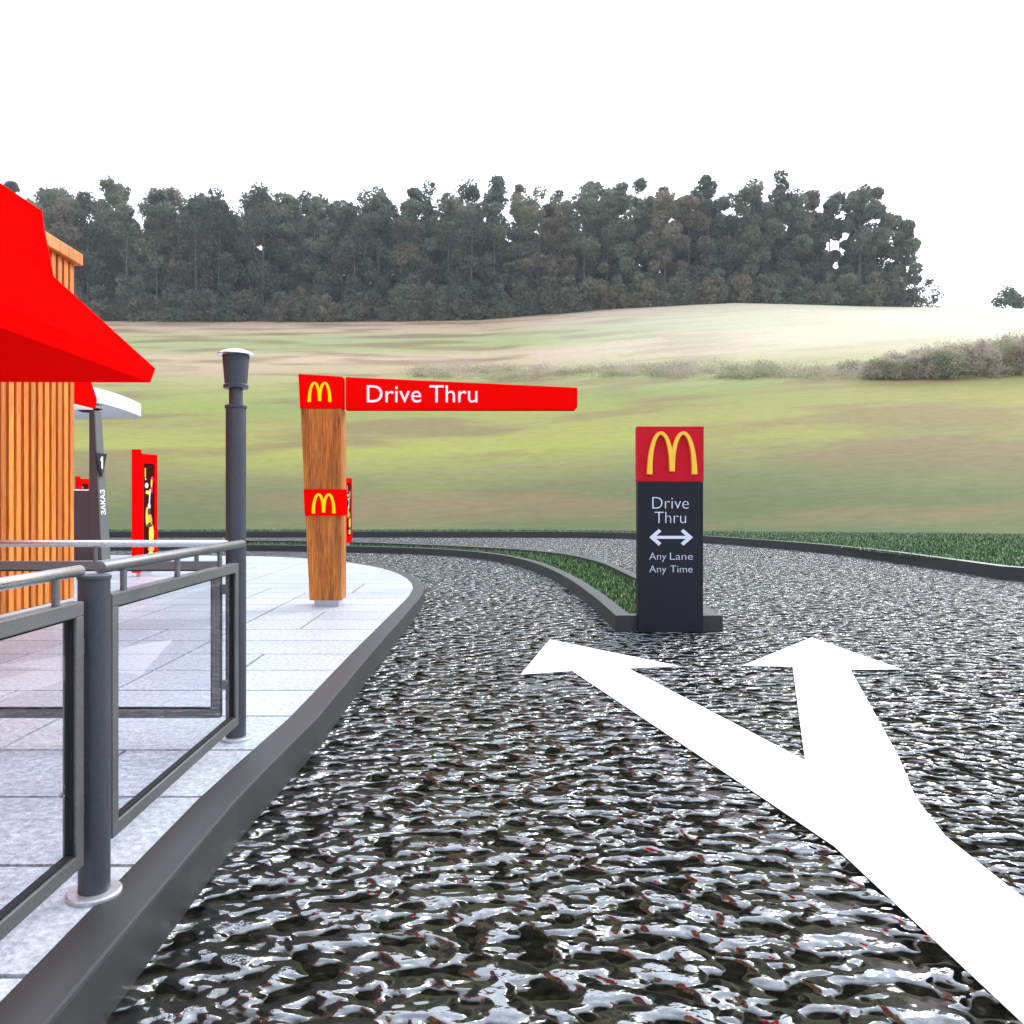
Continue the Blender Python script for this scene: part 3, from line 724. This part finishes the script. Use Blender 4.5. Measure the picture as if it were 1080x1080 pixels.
def trunk(x, y, z, h, r):
    q = []; n = 6; lx, ly = random.uniform(-.6,.6), random.uniform(-.6,.6)
    for i in range(n):
        a0, a1 = 2*PI*i/n, 2*PI*(i+1)/n; r1 = r*.35
        q.append([(x+r*math.cos(a0),y+r*math.sin(a0),z-1),(x+r*math.cos(a1),y+r*math.sin(a1),z-1),(x+lx+r1*math.cos(a1),y+ly+r1*math.sin(a1),z+h),(x+lx+r1*math.cos(a0),y+ly+r1*math.sin(a0),z+h)])
    return np.array(q)
leafA = m_leaf('forest_leaf_green', [(.15,.165,.115),(.19,.20,.14),(.23,.235,.16),(.28,.26,.17)], .035)
leafC = m_leaf('forest_leaf_dark', [(.09,.105,.08),(.12,.135,.095),(.15,.16,.11),(.18,.18,.12)], .05)
leafB = m_leaf('forest_leaf_brown', [(.19,.17,.125),(.24,.21,.15),(.30,.25,.175),(.36,.28,.18)], .05)
bark = m_paint('bark', (.13,.12,.11), .9, .1, 0, .3, 2)
Q = []; I = []
def put(q, m): Q.append(q); I.append(np.full(len(q), m))
for row, (D, step, hh) in enumerate(((196,5.4,29),(203,5.4,31),(211,6,32),(220,6,33),(230,7,34),(242,6,35),(254,6,36))):
    x = -175
    while x < 104+row*1.5:
        xx = x+random.uniform(-2,2); yy = D+random.uniform(-3.5,3.5); z = float(hill(np.array(xx), np.array(yy)))
        f = 1.0
        if xx > 97: f = .90-.035*(xx-97)*.9
        h = hh*random.uniform(.88,1.12)*max(f,.55)
        n = (3800 if row < 2 else 2200)
        if xx > 50: n = int(n*1.9)
        put(crown(xx,yy,z,h,random.uniform(4.0,6.0),n,.05, .36 if row < 2 else .75), random.choice((0,0,0,1,3,3)))
        put(trunk(xx,yy,z,h*.8,random.uniform(.18,.34)), 2)
        x += step
for k in range(0):                                  # slim bare trunks standing at the wood's edge
    xx = random.uniform(-130,100); yy = 190+random.uniform(0,4); z = float(hill(np.array(xx),np.array(yy)))
    put(trunk(xx,yy,z,random.uniform(12,22),random.uniform(.15,.32)), 2)
for k in range(230):                                # undergrowth along the foot of the wood
    xx = random.uniform(-170,108); yy = 192+random.uniform(-1.5,3); z = float(hill(np.array(xx),np.array(yy)))
    put(crown(xx,yy,z,random.uniform(2.5,9),random.uniform(2.0,3.4),620,0,.3), 0 if random.random()<.7 else 1)
soup('forest', np.concatenate(Q), [leafA,leafB,bark,leafC], np.concatenate(I), 'dark mixed woodland edge along the top of the field', 'woodland')

def slope_point(px, py):                            # where the line of sight to (px, py) meets the slope
    for Y in np.arange(45, 200, .4):
        if HY-F*(float(hill(np.array((px-HX)/F*Y), np.array(Y)))-CZ)/Y <= py: return ((px-HX)/F*Y, float(Y))
    return ((px-HX)/F*110, 110.0)
dry = m_leaf('dry_scrub', [(.34,.27,.22),(.46,.38,.31),(.55,.47,.37),(.45,.46,.28)], .12)
grn = m_leaf('scrub_green', [(.14,.18,.08),(.24,.30,.14),(.34,.38,.18),(.4,.42,.2)], .1)
Q = []; I = []
for k in range(170):                                # low hedge line across the slope
    xx, yy = slope_point(random.uniform(440,930), random.uniform(388,400)); z = float(hill(np.array(xx),np.array(yy)))
    put(crown(xx,yy,z,random.uniform(.2,.75),random.uniform(1.0,2.4),300,0,.07), 0 if random.random()<.7 else 1)
soup('hedgerow', np.concatenate(Q), [dry,grn], np.concatenate(I), 'low pale dry hedgerow crossing the slope in the middle distance', 'hedge')
Q = []; I = []
for k in range(90):
    t = random.random(); xx, yy = slope_point(915+t*190, random.uniform(392,402)-t*4); z = float(hill(np.array(xx),np.array(yy)))
    put(crown(xx,yy,z,random.uniform(.8,1.6)+2.4*t,random.uniform(1.1,1.8),900,0,.07), 0 if random.random()<.72 else 1)
soup('thicket', np.concatenate(Q), [dry,grn], np.concatenate(I), 'tall brownish dry thicket on the slope at the right edge', 'bushes')
for k,(xx,yy,h,lab) in enumerate(((134,205,9,'small far tree on the skyline at the right edge'),)):
    z = float(hill(np.array(float(xx)),np.array(float(yy)))); r = empty('tree', (xx,yy,z)); tag(r, lab, 'tree')
    for nm, q, m_ in (('crown', crown(0,0,0,h,5.0,3500,.15,.34), leafA), ('trunk', trunk(0,0,0,h*.8,.35), bark)):
        o = soup(nm, q, [m_], np.zeros(len(q)), None, None, None); o.parent = r

# ------------------------------------------------------------------ thin air between here and the wood
hm = bpy.data.materials.new('haze_air'); hm.use_nodes = True; hn = hm.node_tree; hn.nodes.clear()
ho = nd(hn,'ShaderNodeOutputMaterial'); hv = nd(hn,'ShaderNodeVolumePrincipled'); hv.inputs['Color'].default_value = (.93,.96,1,1); hv.inputs['Density'].default_value = .00028
hn.links.new(hv.outputs[0], ho.inputs['Volume'])
hz = MB().box(-950,950,-650,1150,-1.5,140).build('haze', hm); tag(hz, kind='stuff')

# ------------------------------------------------------------------ light
SUN_AZ, SUN_EL = math.radians(38), math.radians(34)   # clockwise from +Y
w = bpy.data.worlds.new('World'); S.world = w; w.use_nodes = True; nt = w.node_tree
bg = nt.nodes['Background']; sky = nd(nt,'ShaderNodeTexSky', sky_type='NISHITA'); sky.sun_disc = False
sky.sun_elevation = SUN_EL; sky.sun_rotation = SUN_AZ; sky.dust_density = 2.5; sky.air_density = 1.0; sky.altitude = 100
tc = nd(nt,'ShaderNodeTexCoord'); mp = nd(nt,'ShaderNodeMapping'); mp.inputs['Scale'].default_value = (1,1,2.2)
nt.links.new(tc.outputs['Generated'], mp.inputs[0]); cn = noise(nt, mp.outputs[0], 2.2, 6, .55, .3)
cf = ramp(nt, cn.outputs['Fac'], [(.30,(.45,)*3),(.58,(.95,)*3)])
hs = nd(nt,'ShaderNodeHueSaturation'); hs.inputs['Saturation'].default_value = .6; nt.links.new(sky.outputs[0], hs.inputs['Color'])
skyc = mix(nt, cf, hs.outputs[0], (9.5,10.8,12.9))  # bright thin cloud over most of the sky
SD = (math.sin(SUN_AZ)*math.cos(SUN_EL), math.cos(SUN_AZ)*math.cos(SUN_EL), math.sin(SUN_EL))
dt = nd(nt,'ShaderNodeVectorMath', operation='DOT_PRODUCT'); nt.links.new(tc.outputs['Generated'], dt.inputs[0]); dt.inputs[1].default_value = SD
mr = nd(nt,'ShaderNodeMapRange'); mr.inputs['From Min'].default_value = -1; mr.inputs['From Max'].default_value = 1; mr.inputs['To Min'].default_value = .5; mr.inputs['To Max'].default_value = 1.75
nt.links.new(dt.outputs['Value'], mr.inputs['Value'])
vm = nd(nt,'ShaderNodeVectorMath', operation='SCALE'); nt.links.new(skyc, vm.inputs[0]); nt.links.new(mr.outputs[0], vm.inputs['Scale'])
nt.links.new(vm.outputs[0], bg.inputs['Color']); bg.inputs['Strength'].default_value = .11
sl = bpy.data.lights.new('sun', 'SUN'); sl.energy = 1.5; sl.angle = math.radians(20); sl.color = (1,.96,.9)
so = bpy.data.objects.new('sun', sl); COL.objects.link(so)
d = Vector((math.sin(SUN_AZ)*math.cos(SUN_EL), math.cos(SUN_AZ)*math.cos(SUN_EL), math.sin(SUN_EL)))
so.rotation_euler = d.to_track_quat('Z','Y').to_euler(); so.location = d*60

# ------------------------------------------------------------------ camera
cam = bpy.data.cameras.new('camera'); co = bpy.data.objects.new('camera', cam); COL.objects.link(co); S.camera = co
co.location = (0,0,CZ); co.rotation_euler = (PI/2,0,0)
cam.sensor_width = 36; cam.lens = F/1080*36; cam.shift_x = (540-HX)/1080; cam.shift_y = -(540-HY)/1080
cam.clip_start = .05; cam.clip_end = 3000
vw = S.view_settings; S.display_settings.display_device = 'sRGB'; vw.view_transform = 'Standard'; vw.look = 'None'; vw.exposure = 0.62; vw.gamma = 1
